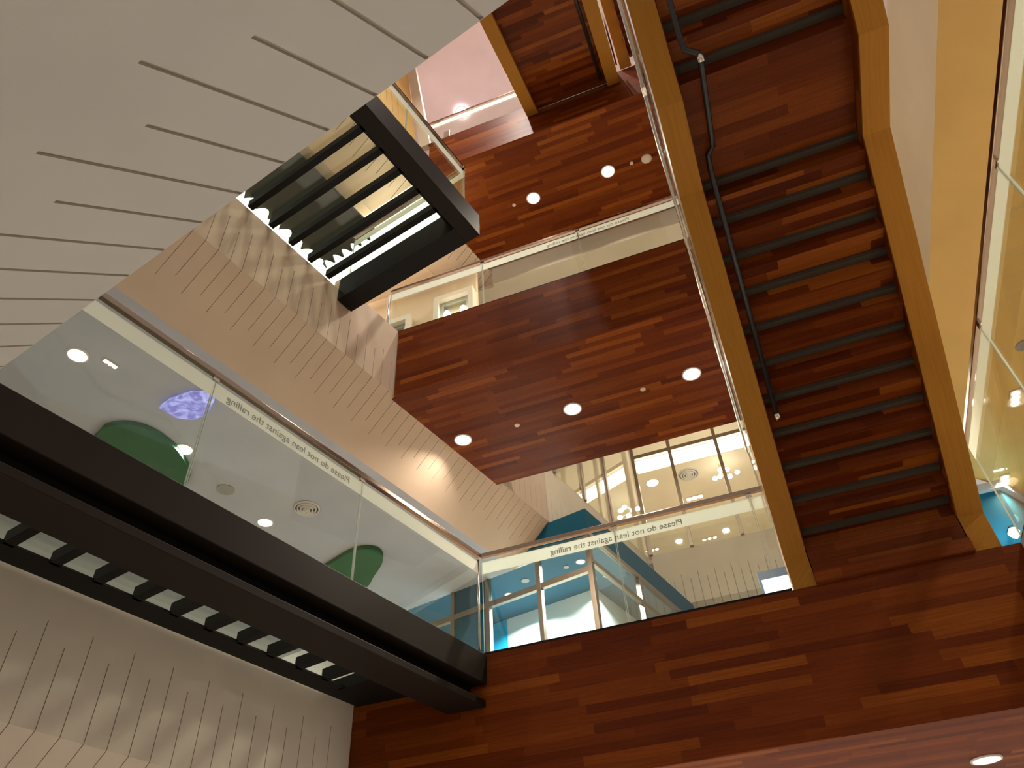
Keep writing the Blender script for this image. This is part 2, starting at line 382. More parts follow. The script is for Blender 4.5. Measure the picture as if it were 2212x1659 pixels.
p = X(.22, 8.43, 12.99); t = thing('smoke_detector', p, 'round smoke detector under the top balcony', 'detector')
a = MB(); a.lathe([(.0001, -.045), (.05, -.045), (.085, -.03), (.1, -.012), (.1, 0)], p); smooth(obj('body', a, M['plate'], t))
a = MB(); a.lathe([(.0001, -.052), (.014, -.052), (.016, -.044)], p, 12); obj('sensor', a, M['vent'], t)

# ------------------------------------------------------------------ glass railings
FONT = None
def text_mesh(body, size, name, m, parent, mw, before=''):
    off = 0
    if before:
        c2 = D.curves.new('tmp', 'FONT'); c2.body = before.strip() + '.'; c2.size = size; o2 = D.objects.new('tmp', c2); COL.objects.link(o2); bpy.context.view_layer.update()
        off = o2.dimensions.x + size*.16; D.objects.remove(o2)
    cu = D.curves.new('tmp', 'FONT'); cu.body = body; cu.size = size; cu.extrude = .0008; cu.align_x = 'LEFT'; cu.resolution_u = 3
    o = D.objects.new('tmp', cu); COL.objects.link(o); bpy.context.view_layer.update()
    me = D.meshes.new_from_object(o.evaluated_get(bpy.context.evaluated_depsgraph_get()))
    me.transform(Matrix.Translation(-ORG[parent.name]) @ mw @ Matrix.Translation((off, 0, 0))); D.objects.remove(o); me.name = name
    me.materials.clear(); me.materials.append(m)
    q = D.objects.new(name, me); COL.objects.link(q); q.parent = parent; ORG[q.name] = ORG[parent.name]; return q
def railing(a, b, z, joints, label, inward, text=None, h=1.13, post_ends=(0, 0), hm='bronze', group=None, tm=None, slope=None):
    """a,b: xy ends; joints: distances of the panel joints from a; inward: unit xy towards the floor"""
    a = Vector((*a, 0)); b = Vector((*b, 0)); Lh = (b-a).length; d = (b-a)/Lh; n = Vector((*inward, 0)); mid = (a+b)/2
    t = thing('glass_railing', Vector((mid.x, mid.y, z+ZO)), label, 'railing', group)
    F = lambda l, o, zz: Vector((a.x + d.x*l + n.x*o, a.y + d.y*l + n.y*o, z+zz+ZO))
    ed = [0] + list(joints) + [Lh]
    for i, (l0, l1) in enumerate(zip(ed, ed[1:])):
        g = MB(d); g.box((l0+.006, .02, -.02), (l1-.006, .034, h-.03), F); gp = obj('glass_panel', g, M['glass'], t)
        g = MB(d)
        for lx in ((l0+.0055, l0+.009), (l1-.009, l1-.0055)): g = MB(d); g.box((lx[0], .019, .0), (lx[1], .034, h-.03), F); obj('polished_edge', g, M['edge'], gp)
        g = MB(d); g.box((l0+.004, .016, h-.20), (l1-.004, .019, h-.055), F); obj('frosted_band', g, M['frost'], gp)
        if text and text[0] == i:
            R = Matrix((( d.x*text[3], 0, -n.x), (d.y*text[3], 0, -n.y), (0, 1, 0)))
            # the writing faces the floor side, so it reads mirrored from the void
            o0 = F(text[1], .0145, h-.165); R = Matrix(((d.x*text[3], 0, n.x), (d.y*text[3], 0, n.y), (0, 1, 0)))
            mw = Matrix.Translation(o0) @ R.to_4x4()
            full = 'Please do not lean against the railing'; k0 = 0
            for wd in full.split(' '):
                k0 = full.index(wd, k0); text_mesh(wd, text[2], 'lettering', M['letter'], gp, mw, full[:k0])
    r = MB(d); r.box((-.01, .0, h+.005), (Lh+.01, .05, h+.055), F); obj('handrail', r, M[hm], t, bevel=.006)
    for l in ed[1:-1]:
        k = MB(d); k.box((l-.03, .016, h-.035), (l+.03, .038, h+.006), F); obj('handrail_clip', k, M['steel'], t)
    k = MB(d); k.box((0, .012, -.03), (Lh, .042, .03), F); obj('base_channel', k, M['dark'], t)
    return t
cor = U(-4.38, sA(-4.38), 0)
railing((cor.x, YF), (.27, YF), ZA, [1.55, 3.0], 'glass railing along the lowest balcony, left of the stair foot', (0, 1), text=(0, 2.28, .10, -1))
e0 = U(-4.38, .3, 0)
railing((e0.x, e0.y), (cor.x, cor.y), ZA, [.50, 2.27, 4.04], 'long glass railing on the dark steel bridge', (-NV.x, -NV.y), text=(2, 3.87, .10, -1))
railing((-4.32, YF), (.52, YF), ZB, [1.6, 3.19], 'glass railing along the middle balcony', (0, 1), text=(2, 4.0, .09, -1), h=1.03)
railing((-3.78, YF), (-1.70, YF), ZC, [], 'glass railing of the top balcony under the pink ceiling', (0, 1), h=.80)
q0 = U(-3.50, .3, 0); q1 = U(-3.50, 4.86, 0); q2 = U(-5.6, 4.86, 0)
railing((q0.x, q0.y), (q1.x, q1.y), ZB, [1.6, 3.3], 'glass railing along the side of the short black bridge', (-NV.x, -NV.y), h=1.1)
railing((q1.x, q1.y), (q2.x, q2.y), ZB, [], 'glass railing across the end of the short black bridge', (-UV_.x, -UV_.y), h=1.1)
railing((2.23, -1), (2.23, YF), ZA, [1.6, 3.2, 4.8, 6.4], 'glass railing on the right edge of the picture', (1, 0), h=1.1)
for c_, z_, lab in ((-4.40, ZA, 'chrome corner post joining the two lower glass railings'),):
    pp = U(c_, sA(c_)-.02, z_); b = MB(); b.tube([pp, pp+Vector((0, 0, 1.1))], .012, 10); smooth(obj('corner_post', b, M['steel'], label=lab, cat='post'))
pp = X(-4.33, YF-.03, ZB-.02); b = MB(); b.tube([pp, pp+Vector((0, 0, .93))], .02, 10); smooth(obj('corner_post', b, M['steel'], label='chrome post at the left end of the middle balcony railing', cat='post'))
b = MB(); b.box((-3.47, YF+.05, ZC-.01), (-3.33, YF+.10, ZC+.36)); obj('metal_post', b, M['steel'], label='short brushed steel post on the top balcony', cat='post', bevel=.01)

# ------------------------------------------------------------------ long dark bridge (level A)
def ubeam(mb, c0, c1, s0, z0, z1, s1=None):
    e0, e1 = (sA(c0), sA(c1)) if s1 is None else (s1, s1)
    mb.hexa([U(c0, s0, z0), U(c1, s0, z0), U(c1, e1, z0), U(c0, e0, z0)], [U(c0, s0, z1), U(c1, s0, z1), U(c1, e1, z1), U(c0, e0, z1)], GU)
t = thing('steel_bridge', U(-5.0, 3.2, 2.78), 'long dark steel bridge crossing the lower left to the wooden balcony', 'bridge')
b = MB(); ubeam(b, -4.75, -4.34, .3, 3.0, ZA); obj('edge_fascia', b, M['dark'], t, bevel=.006)
b = MB(); ubeam(b, -4.60, -4.52, .3, 2.85, 3.0); obj('girder_web', b, M['darker'], t)
b = MB(); ubeam(b, -4.76, -4.36, .3, 2.78, 2.85); obj('bottom_flange', b, M['dark'], t, bevel=.006)
b = MB(); ubeam(b, -5.79, -5.53, .3, 3.05, 3.065); obj('wall_channel', b, M['darker'], t)
for k in range(-4, 11):
    s1 = 2.09 + .355*k
    if s1 > 5.95: continue
    b = MB(); b.box((-5.56, s1-.08, 3.05), (-4.56, s1, 3.15), U); obj('cross_beam', b, M['darker'], t)
b = MB(); ubeam(b, -4.75, -4.60, .3, 2.86, 3.16); obj('inner_beam', b, M['darker'], t)
b = MB(); ubeam(b, -6.1, -4.6, .3, 3.20, 3.23); obj('glass_floor', b, M['floorglass'], t)
b = MB(); b.hexa([U(-5.62, 5.5, 3.04), U(-4.6, 5.5, 3.04), U(-4.6, sA(-4.6), 3.04), U(-5.79, sA(-5.79), 3.04)], [U(-5.79, 5.5, 3.16), U(-4.6, 5.5, 3.16), U(-4.6, sA(-4.6), 3.16), U(-5.79, sA(-5.79), 3.16)]); obj('end_plate', b, M['darker'], t)

# ------------------------------------------------------------------ short black bridge (level B)
t = thing('steel_bridge', U(-4.5, 2.6, 8.25), 'short black steel bridge with slatted glass floor, upper left centre', 'bridge')
b = MB(); b.box((-3.58, .3, 8.25), (-3.367, 4.98, ZB), U); obj('edge_beam', b, M['dark'], t, bevel=.006)
b = MB(); b.box((-5.62, 4.70, 8.25), (-3.58, 4.98, ZB), U); obj('end_beam', b, M['darker'], t)
b = MB(); b.box((-3.72, .3, 8.50), (-3.58, 4.70, 8.62), U); obj('edge_ledge', b, M['darker'], t)
for k in range(-7, 5):
    s1 = 3.10 + .3505*k
    b = MB(); b.box((-5.62, s1-.082, 8.50), (-3.6, s1, 8.62), U); obj('cross_beam', b, M['darker'], t)
b = MB(); b.box((-5.88, .3, 8.64), (-3.6, 4.7, 8.67), U); obj('glass_floor', b, M['floorglass'], t)

# ------------------------------------------------------------------ stairs
def stringer(mb, x0, x1, path, dep, vert=True):
    top = [(y, z+dep) for y, z in path]
    pts = [X(x0, y, z) for y, z in path] + [X(x0, y, z) for y, z in top[::-1]]
    mb.prism(pts, (x1-x0, 0, 0), GY)
SL = .744
y_end = .2
path = [(7.10, 3.31), (7.10, 3.66), (4.25, 5.78), (3.35, 5.78), (y_end, 5.78+(3.35-y_end)*SL)]
t = thing('staircase', X(1.18, 7.1, 3.31), 'long wooden staircase seen from below, with amber side boards', 'staircase')
def stair_stringer(x0, x1):
    mb = MB(GY)
    top = [(7.42, 3.31), (7.42, 3.80), (4.30, 6.12), (3.40, 6.12), (y_end, 6.12+(3.35-y_end)*SL)]
    P = [(7.098, 3.312), (7.098, 3.66)] + path[2:] + top[::-1]
    mb.prism([X(x0, y, z) for y, z in P], (x1-x0, 0, 0), GY); return mb
obj('stringer', stair_stringer(.285, .495), M['veneer'], t, bevel=.004)
obj('stringer', stair_stringer(1.86, 2.08), M['veneer'], t, bevel=.004)
def shade_board(x0, x1):  # thin dark boards added: shade on the inner stringer faces, put into colour
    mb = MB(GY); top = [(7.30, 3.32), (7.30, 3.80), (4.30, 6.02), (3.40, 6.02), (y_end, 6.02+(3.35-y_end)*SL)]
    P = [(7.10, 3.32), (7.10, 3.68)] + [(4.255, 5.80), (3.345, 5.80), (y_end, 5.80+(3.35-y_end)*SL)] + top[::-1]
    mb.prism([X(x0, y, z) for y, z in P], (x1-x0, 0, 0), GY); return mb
obj('inner_shade_board', shade_board(1.852, 1.8598), M['woodstair'], t)
obj('inner_shade_board', shade_board(.4952, .503), M['woodstair'], t)
DY, DZ = .2762, .2055
def step(yk, zk, last=False):
    a = MB(); a.box((.495, yk-DY, zk), (1.86, yk+.022, zk+.045)); tr = obj('tread', a, M['woodstair'], t)
    a = MB(); a.box((.495, yk+.001, zk-DZ+.046), (1.86, yk+.02, zk-.0005)); obj('riser', a, M['woodstair'], t)
    a = MB(); a.box((.50, yk-.066, zk-.046), (1.855, yk-.001, zk-.001)); obj('nosing_bar', a, M['greybar'], tr)
y, z = 4.345, 5.93
for k in range(11): step(y + DY*k, z - DZ*k)
# landing
a = MB(); a.box((.495, 3.30, 5.93), (1.86, 4.345-DY, 5.99)); obj('landing', a, M['woodstair'], t)
yk, zk = 3.30, 5.93 + DZ
for k in range(11): step(yk - DY*k, zk + DZ*k)
a = MB(); a.box((.495, 7.10, 3.31), (1.86, 7.125, 3.708)); obj('bottom_riser', a, M['woodstair'], t)
a = MB(); a.box((.495, 7.06, 3.31), (1.86, 7.099, 3.44)); obj('bottom_board', a, M['wood'], t)
# railings of the stair
def sloped_rail(x, label, side):
    tt = thing('stair_railing', X(x, 5.5, 4.5), label, 'railing')
    pts = [(7.06, 3.66+.16), (4.27, 5.93), (3.37, 5.93), (y_end, 5.93+(3.37-y_end)*SL)]
    for (ya, za), (yb, zb) in zip(pts, pts[1:]):
        m_ = 3 if abs(ya-yb) > 2 else 1
        for i in range(m_):
            p0 = (ya+(yb-ya)*i/m_, za+(zb-za)*i/m_); p1 = (ya+(yb-ya)*(i+1)/m_, za+(zb-za)*(i+1)/m_)
            g = MB(GY); g.prism([X(x, p0[0], p0[1]), X(x, p1[0]+.008, p1[1]), X(x, p1[0]+.008, p1[1]+1.06), X(x, p0[0], p0[1]+1.06)], (.012, 0, 0)); obj('glass_panel', g, M['glass'], tt)
    hr = MB(GY); hr.tube([X(x+.006, yy, zz+1.08) for yy, zz in pts], .021, 12); smooth(obj('handrail', hr, M['steel'], tt))
    for yy, zz in ((6.1, 4.63), (5.2, 5.3), (3.8, 5.93)):
        c_ = MB(); c_.box((x-.02, yy-.05, zz+1.02), (x+.032, yy+.05, zz+1.09)); obj('rail_clip', c_, M['steel'], tt, bevel=.008)
    return tt
sloped_rail(.268, 'glass and steel railing on the left side of the long staircase', -1)
sloped_rail(2.09, 'glass and steel railing on the right side of the long staircase', 1)
# black conduit under the stair
t = thing('conduit_pipe', X(.6, 4.5, 5.0), 'black conduit pipe clipped under the long staircase', 'pipe')
b = MB(); b.tube([X(.58, 5.98, 4.50), X(.60, 4.12, 5.86), X(.61, 3.98, 5.88), X(.66, 3.90, 5.86), X(.665, 3.80, 5.86), X(.70, 3.14, 5.86), X(.69, 3.06, 5.87), X(.60, 3.0, 5.87), X(.59, 2.92, 5.93), X(.60, 1.2, 7.19)], .024, 12)
smooth(obj('pipe', b, M['pipe'], t))
for pp in (X(.58, 6.0, 4.485), X(.70, 3.09, 5.845)):
    b = MB(); b.tube([pp - Vector((0, .02, -.015)), pp + Vector((0, .03, -.022))], .03, 12); smooth(obj('end_fitting', b, M['steel'], t))
# upper staircases at the top balcony
t = thing('staircase', X(-.75, 7.1, 13.62), 'upper wooden stair flight arriving at the top balcony', 'staircase')
up = [(7.09, 13.62), (2.6, 13.62-4.49*.49)]
for xa, xb in ((-1.68, -1.46), (-.084, .145)):
    mb = MB(GY); mb.prism([X(xa, 7.09, 13.62), X(xa, 2.6, up[1][1]), X(xa, 2.6, up[1][1]+.42), X(xa, 7.09, 14.04)], (xb-xa, 0, 0), GY); obj('stringer', mb, M['veneer'], t, bevel=.004)
for k in range(16):
    ya = 7.05 - .28*k; za = 13.78 - .28*.49*k
    a = MB(); a.box((-1.46, ya-.29, za+.05), (-.084, ya, za+.09)); obj('tread', a, M['woodstair'], t)
a = MB(); a.prism([X(-1.46, 7.08, 13.74), X(-1.46, 2.6, 13.74-4.48*.49), X(-1.46, 2.6, 13.77-4.48*.49), X(-1.46, 7.08, 13.77)], (1.376, 0, 0)); obj('soffit_panel', a, M['woodstair'], t)
b = MB(); b.tube([X(-.17, 6.9, 13.62), X(-.17, 2.8, 13.66-4.1*.49)], .03, 10); smooth(obj('conduit', b, M['pipe'], t))
t = thing('staircase', X(1.2, 7.1, 14.05), 'topmost wooden stair flight starting at the top balcony', 'staircase')
for xa, xb in ((.225, .44), (1.86, 2.08)):
    mb = MB(GY); mb.prism([X(xa, 7.09, 14.05), X(xa, 7.09, 14.4), X(xa, 3.2, 14.4+3.89*SL), X(xa, 3.2, 14.05+3.89*SL)], (xb-xa, 0, 0), GY); obj('stringer', mb, M['veneer'], t, bevel=.004)
for k in range(12):
    ya, za = 6.9-.276*k, 14.25+.2055*k
    a = MB(); a.box((.44, ya-.276, za), (1.86, ya+.02, za+.04)); obj('tread', a, M['woodstair'], t)
    a = MB(); a.box((.44, ya, za-.2), (1.86, ya+.02, za)); obj('riser', a, M['woodstair'], t)
b = MB(GY); b.prism([X(.16, 6.9, 13.9), X(.16, 3.0, 12.1), X(.16, 3.0, 12.2), X(.16, 6.9, 14.0)], (.03, 0, 0)); obj('edge_trim', b, M['steel'], label='thin pale metal strip between the two upper stair flights', cat='trim')

# ------------------------------------------------------------------ blue glass room
t = thing('glass_room', U(-6.5, 10.6, ZA), 'blue room with a bronze framed glass front behind the lower railing', 'room')
S0 = 10.216; CB = -4.902
b = MB(); b.box((-9.5, S0, 6.88), (CB, S0+.10, 7.39), U); b.box((CB-.10, S0+.1, 6.88), (CB, 16, 7.39), U); b.box((-9.5, S0+.1, 7.30), (CB-.1, 16, 7.38), U); obj('fascia', b, M['blue'], t)
b = MB(); b.box((-9.5, S0+.1, 6.92), (CB-.1, 16, 6.97), U); obj('blue_ceiling', b, M['blue'], t)
def mull(c0, c1, s0, s1, z0, z1, nm='mullion', m='alu'):
    b = MB(GZ); b.box((c0, s0, z0), (c1, s1, z1), U); obj(nm, b, M[m], t, bevel=.004)
for c_ in (CB, -5.90, -6.96, -7.72):
    mull(c_-.085, c_, S0-.02, S0+.08, ZA, 6.86)
mull(-7.71, -7.06, S0+.02, S0+.06, ZA, 6.86, 'blue_panel', 'blue')
mull(-9.3, CB-.0, S0-.015, S0+.07, 6.78, 6.86, 'head_rail'); mull(-9.3, CB-.0, S0-.015, S0+.07, 6.20, 6.30, 'transom')
for s_ in (12.1, 13.97): mull(CB-.08, CB+.01, s_, s_+.09, ZA, 6.95)
mull(CB-.07, CB+.012, S0, 16, 6.86, 6.94, 'head_rail'); mull(CB-.07, CB+.012, S0, 16, 6.34, 6.42, 'transom')
for c0, c1 in ((-5.90, CB-.085), (-6.96, -5.985), (-9.3, -7.8)):
    b = MB(); b.box((c0, S0+.02, ZA), (c1, S0+.032, 6.78), U); obj('glass_pane', b, M['glass'], t)
for s0_, s1_ in ((S0+.08, 12.1), (12.19, 13.97), (14.06, 16)):
    b = MB(); b.box((CB-.04, s0_, ZA), (CB-.028, s1_, 6.86), U); obj('glass_pane', b, M['glassg'], t)
b = MB(); b.box((-9.4, 12.05, ZA), (-5.78, 12.2, 6.92), U); b.box((-5.9, 12.2, ZA), (-5.78, 16, 6.92), U); obj('wall_graphic', b, M['lightbox'], label='brightly lit white wall inside the blue glass room', cat='wall')
b = MB(); b.box((-8.35, 12.02, ZA), (-7.80, 12.045, 6.90), U); obj('banner', b, M['cyan'], label='cyan banner on the lit wall inside the blue glass room', cat='banner')
b = MB(); b.tube([U(-8.0, 12.01, 6.3), U(-8.08, 12.01, 6.22), U(-8.0, 12.01, 6.14), U(-8.06, 12.01, 6.05)], .012, 8); b.tube([U(-8.0, 12.01, 5.9), U(-8.08, 12.01, 5.8), U(-8.0, 12.01, 5.7), U(-8.08, 12.01, 5.6)], .012, 8)
o = obj('banner_print', b, M['red'], label='small red squiggly print on the cyan banner', cat='print')
for c_, s_, r_, lab in ((-5.5, 11.0, .07, 'lit downlight in the blue ceiling left of the room corner'), (-4.98+.0, 10.9, .0, None)):
    if r_: downlight(U(c_, s_, 6.92), lab, 'downlights in the blue room', LAMP['blue'], r_, 'lampc', (.86, .97, 1))
downlight(U(-5.35, 11.75, 6.92), 'lit downlight in the blue ceiling right of the room corner', 'downlights in the blue room', LAMP['blue'], .07, 'lampc', (.86, .97, 1))
downlight(U(-7.2, 11.2, 6.92), 'lit downlight in the blue ceiling near the cyan banner', 'downlights in the blue room', LAMP['blue'], .06, 'lampc', (.86, .97, 1))
button(U(-5.8, 11.0, 6.92), .05, 'small round speaker in the blue ceiling beside the downlight', 'speakers in the blue ceiling', 'ceiling_speaker', 'speaker')
button(U(-6.65, 10.95, 6.92), .075, 'larger round speaker in the blue ceiling, left pane', 'speakers in the blue ceiling', 'ceiling_speaker', 'speaker')

# ------------------------------------------------------------------ far window of the middle storey
def window(frameF, name, label, posts, rails, z0, z1, a0, a1, gm):
    wdw = thing(name, frameF(0, (a0+a1)/2, z0), label, 'window', kind='structure')
    for p_ in posts:
        b = MB(GZ); b.box((-.06, p_-.04, z0), (.04, p_+.04, z1), frameF); obj('mullion', b, M['alu'], wdw, bevel=.004)
    for z_ in rails:
        b = MB(); b.box((-.05, a0, z_-.05), (.05, a1, z_+.05), frameF); obj('transom', b, M['alu'], wdw, bevel=.004)
    b = MB(); b.box((-.006, a0, z0), (.006, a1, z1), frameF); obj('glass_pane', b, M[gm], wdw)
    return wdw
window(lambda b, a, z: X(a, 15.5+b, z), 'window_1', 'far window wall with bronze mullions above the cream wall', [-2.10, -1.17, -.05, 1.05, 2.1], [11.42, 12.45], 8.70, 12.5, -2.1, 2.6, 'glassg')
window(lambda b, a, z: U(-5.64+b, a, z), 'window_2', 'side window wall with bronze mullions, left of the far window', [14.88, 13.0, 11.8, 10.6], [12.4], 8.70, 12.5, 9.9, 14.9, 'glassg')
b = MB(); b.box((-2.05, 15.56, 11.06), (2.4, 15.66, 11.36)); obj('linear_light', b, M['strip'], label='bright white linear light behind the far window', cat='light')
def troffer(a, b_, z, lab, m='panel', F=X):
    q = MB(); q.box((a[0], a[1], z-.03), (b_[0], b_[1], z), F); return obj('ceiling_panel_light', q, M[m], label=lab, cat='light', group='luminous ceiling panels')
troffer((-7.2, 13.2), (-6.2, 14.6), 12.5, 'luminous panel in the side room behind the leftmost mullions', F=U)
def diffuser(p, r, label, n=4):
    tt = thing('air_diffuser', p, label, 'vent', 'round ceiling air vents')
    a = MB(); a.disc(p - Vector((0, 0, .004)), r*.97, .004, 40); obj('backing', a, M['ventd'], tt)
    for i in range(n):
        ro = r*(1 - i*.235); a = MB(); a.lathe([(ro, -.005), (ro-.006, -.03-.012*i), (ro-r*.14, -.022-.012*i), (ro-r*.13, -.008)], p, 40); smooth(obj('ring', a, M['vent'], tt))
    a = MB(); a.disc(p - Vector((0, 0, .06)), r*.13, .01, 20); obj('cone', a, M['vent'], tt)
    return tt
diffuser(X(-1.02, 18.3, 12.5), .30, 'round air vent in the far room ceiling')
diffuser(U(-7.865, 6.643, 6.74), .20, 'round air vent in the grey ceiling above the dark bridge')
def spots(p, d, label, r=.045, m='lamp', power=0, n=3, gap=.14, col=(1, .80, .52)):
    tt = thing('triple_spotlight', p, label, 'light', 'triple spotlights')
    d = Vector(d); w_ = d.cross(Vector((0, 0, 1)))
    hl = gap*(n-1)/2 + .08
    k_ = r*1.5; hl = gap*(n-1)/2 + r*1.5
    a = MB(); a.prism([p - d*hl - w_*k_, p + d*hl - w_*k_, p + d*hl + w_*k_, p - d*hl + w_*k_], (0, 0, -.02)); obj('housing', a, M['plate'], tt)
    for i in range(n):
        q = p + d*gap*(i-(n-1)/2) - Vector((0, 0, .03)); a = MB(); a.disc(q, r, .01, 20); obj('lamp', a, M[m], tt)
    if power: area(tt, (0, 0, -.06), power, .3, col, 2.7)
    return tt
spots(X(-1.08, 19.53, 12.5), (1, 0, 0), 'triple spotlight beside the far air vent', .07, gap=.17, power=LAMP['far'])
spots(X(-1.08, 22.0, 12.5), (1, 0, 0), 'triple spotlight seen low in the far window, below the white band', .05, gap=.17)
spots(X(-2.9, 21.9, 12.5), (1, 0, 0), 'triple spotlight at the far left corner of the far window', .05, gap=.15)
downlight(X(-2.05, 18.28, 12.5), 'round lit downlight at the left of the far window', 'downlights in the far room', LAMP['far'], .17)
spots(X(4.02, 10.0, 6.74), (.07, .99, 0), 'triple spotlight in the amber ceiling, right edge', .05, gap=.12, power=LAMP['right'])
spots(X(4.07, 12.18, 6.74), (.07, .99, 0), 'triple spotlight in the amber ceiling above the blue wall', .05, gap=.12, power=LAMP['right'])
for yy_ in (7.3, 4.6, 1.9): spots(X(4.05, yy_, 6.74), (.07, .99, 0), 'added unseen triple spotlight in the amber ceiling, %s beyond the right edge' % {7.3: 'nearest', 4.6: 'second', 1.9: 'farthest'}[yy_], .05, gap=.12, power=LAMP['right'])  # unseen spotlights added to brighten the right wall
spots(U(-7.48, 2.97, 6.74), (UV_.x, UV_.y, 0), 'small triple spotlight in the grey ceiling beside the large downlight', .022, gap=.06)
button(X(4.02, 8.89, 6.74), .1, 'round speaker in the amber ceiling, right edge', 'ceiling speakers', 'ceiling_speaker', 'speaker')
button(U(-8.449, 5.569, 6.74), .13, 'round speaker in the grey ceiling left of the air vent', 'ceiling speakers', 'ceiling_speaker', 'speaker')
# lamp cluster: ring pendant in the far room
t = thing('ring_pendant', X(-.15, 17.9, 12.1), 'bright branching pendant lamp behind the far window', 'lamp')
for (dx, dy) in ((0, 0), (.18, .05), (-.2, .35), (-.05, .3), (.2, .42), (.42, .3)):
    a = MB(); a.lathe([(.001, .0), (.05, .015), (.07, .06), (.05, .1), (.001, .12)], X(-.15+dx, 17.9+dy, 12.05), 16); smooth(obj('globe', a, M['lamp'], t))
a = MB(); a.tube([X(-.4, 18.25, 12.16), X(.35, 18.3, 12.16)], .015); a.tube([X(-.15, 17.9, 12.17), X(-.15, 18.2, 12.17), X(-.15, 18.2, 12.5)], .012); obj('arm', a, M['steel'], t)

# ------------------------------------------------------------------ storey left of the bridge: lamps and green shapes
gl = 'downlights in the grey ceiling'
dl = downlight(U(-7.673, 2.659, 6.74), 'large lit downlight at the left end of the long glass railing', gl, LAMP['left'], .11, col=(1, .93, .8))
copy_tree(dl, U(-8.148, 4.589, 6.74), 'lit downlight touching the large green shape')
copy_tree(dl, U(-8.653, 6.533, 6.74), 'lit downlight just above the dark bridge edge below the air vent')
copy_tree(dl, U(-7.988, 8.127, 6.74), 'lit downlight on the small green shape')
def blob(pts, z, label):
    P = []; n_ = len(pts)
    for i in range(n_):
        p0, p1, p2, p3 = [Vector(pts[(i+k) % n_]) for k in (-1, 0, 1, 2)]
        for k in range(5):
            u_ = k/5; P.append(.5*((2*p1) + (p2-p0)*u_ + (2*p0-5*p1+4*p2-p3)*u_**2 + (3*p1-p0-3*p2+p3)*u_**3))
    mb = MB(); mb.prism([U(p[1], p[0], z) for p in P], (0, 0, .07)); return obj('ceiling_cloud', mb, M['green'], label=label, cat='ceiling panel', group='green ceiling shapes')
blob([(3.66, -8.71), (3.63, -8.46), (3.77, -8.21), (4.03, -8.09), (4.40, -8.12), (4.70, -8.26), (4.92, -8.42), (5.08, -8.70), (5.1, -9.3), (4.4, -9.7), (3.8, -9.3)], 6.66, 'large rounded green ceiling shape seen over the dark bridge')
blob([(8.0, -8.67), (7.93, -8.15), (8.03, -7.85), (8.24, -7.77), (8.5, -7.95), (8.75, -8.35), (8.98, -8.8), (8.6, -9.2), (8.1, -9.1)], 6.66, 'small pointed green ceiling shape near the railing corner')
pm = M['purple']; nz = N(pm, 'ShaderNodeTexNoise'); nz.inputs['Scale'].default_value = 6; nz.inputs['Detail'].default_value = 5; nz.inputs['Distortion'].default_value = 1.5
L(pm, N(pm, 'ShaderNodeTexCoord').outputs['Object'], nz.inputs['Vector']); cr = N(pm, 'ShaderNodeValToRGB'); cr.color_ramp.elements[0].position = .42; cr.color_ramp.elements[0].color = (.12, .11, .42, 1); cr.color_ramp.elements[1].position = .68; cr.color_ramp.elements[1].color = (.5, .52, .95, 1)
L(pm, nz.outputs[0], cr.inputs[0]); L(pm, cr.outputs[0], pm.node_tree.nodes['Principled BSDF'].inputs['Emission Color'])
PURP = [(-7.62, 3.8), (-7.4, 3.79), (-7.1, 3.86), (-6.91, 4.0), (-6.98, 4.13), (-7.25, 4.25), (-7.48, 4.2), (-7.61, 4.05)]
# reflection of a screen, put in as a glowing violet patch
mb = MB(); mb.prism([U(c_, s_, 6.66) for c_, s_ in PURP], (0, 0, .06)); obj('screen_reflection', mb, M['purple'], label='violet glowing patch imitating a screen reflection beside the glass joint', cat='screen')

# ------------------------------------------------------------------ middle storey, left: door wall, bright panels and dark canopy above the black bridge
slab('wall_back', [(-9, 9.1), (-3.62, 9.1), (-3.62, 9.2), (-9, 9.2)], ZB, 12.4, M['peach'], 'cream wall with the doors behind the middle railing')
def door(name, x0, x1, zt, label, lab2):
    dr = thing(name, X((x0+x1)/2, 9.05, ZB), label, 'door', kind='structure')
    b = MB(); b.box((x0-.10, 8.90, ZB), (x0, 9.1, zt+.12)); b.box((x1, 8.90, ZB), (x1+.1, 9.1, zt+.12)); b.box((x0, 8.90, zt), (x1, 9.1, zt+.12)); obj('door_surround', b, M['cream'], dr)
    b = MB(); b.box((x0, 9.0, ZB), (x0+.08, 9.08, zt)); b.box((x1-.08, 9.0, ZB), (x1, 9.08, zt)); b.box((x0+.08, 9.0, zt-.09), (x1-.08, 9.08, zt)); obj('door_frame', b, M['doorframe'], dr)
    b = MB(); b.box((x0+.08, 9.03, ZB), (x1-.08, 9.05, zt-.09)); obj('glass_pane', b, M['glassg'], dr)
door('door_1', -4.35, -3.72, 11.45, 'framed glass door at the right of the middle railing wall', '')
door('door_2', -5.95, -5.05, 11.22, 'framed glass door at the left end of the middle railing', '')
for xx, lab in ((-4.18, 'left'), (-3.84, 'right')):
    p = X(xx, 8.96, 11.02); b = MB(); b.lathe([(.001, -.08), (.05, -.07), (.07, 0), (.05, .07), (.001, .08)], p, 16)
    smooth(obj('wall_lamp', b, M['lamp'], label='glowing globe lamp at the %s side of the framed door' % lab, cat='lamp', group='globe lamps at the door'))
# luminous ceiling panels above the black bridge
troffer((-9.4, 5.70), (-5.05, 7.1), 12.1, 'wide luminous ceiling panel seen through the last gaps of the black bridge', F=U)
troffer((-9.4, 1.2), (-7.6, 5.70), 12.12, 'long luminous ceiling panel along the scalloped canopy', F=U)
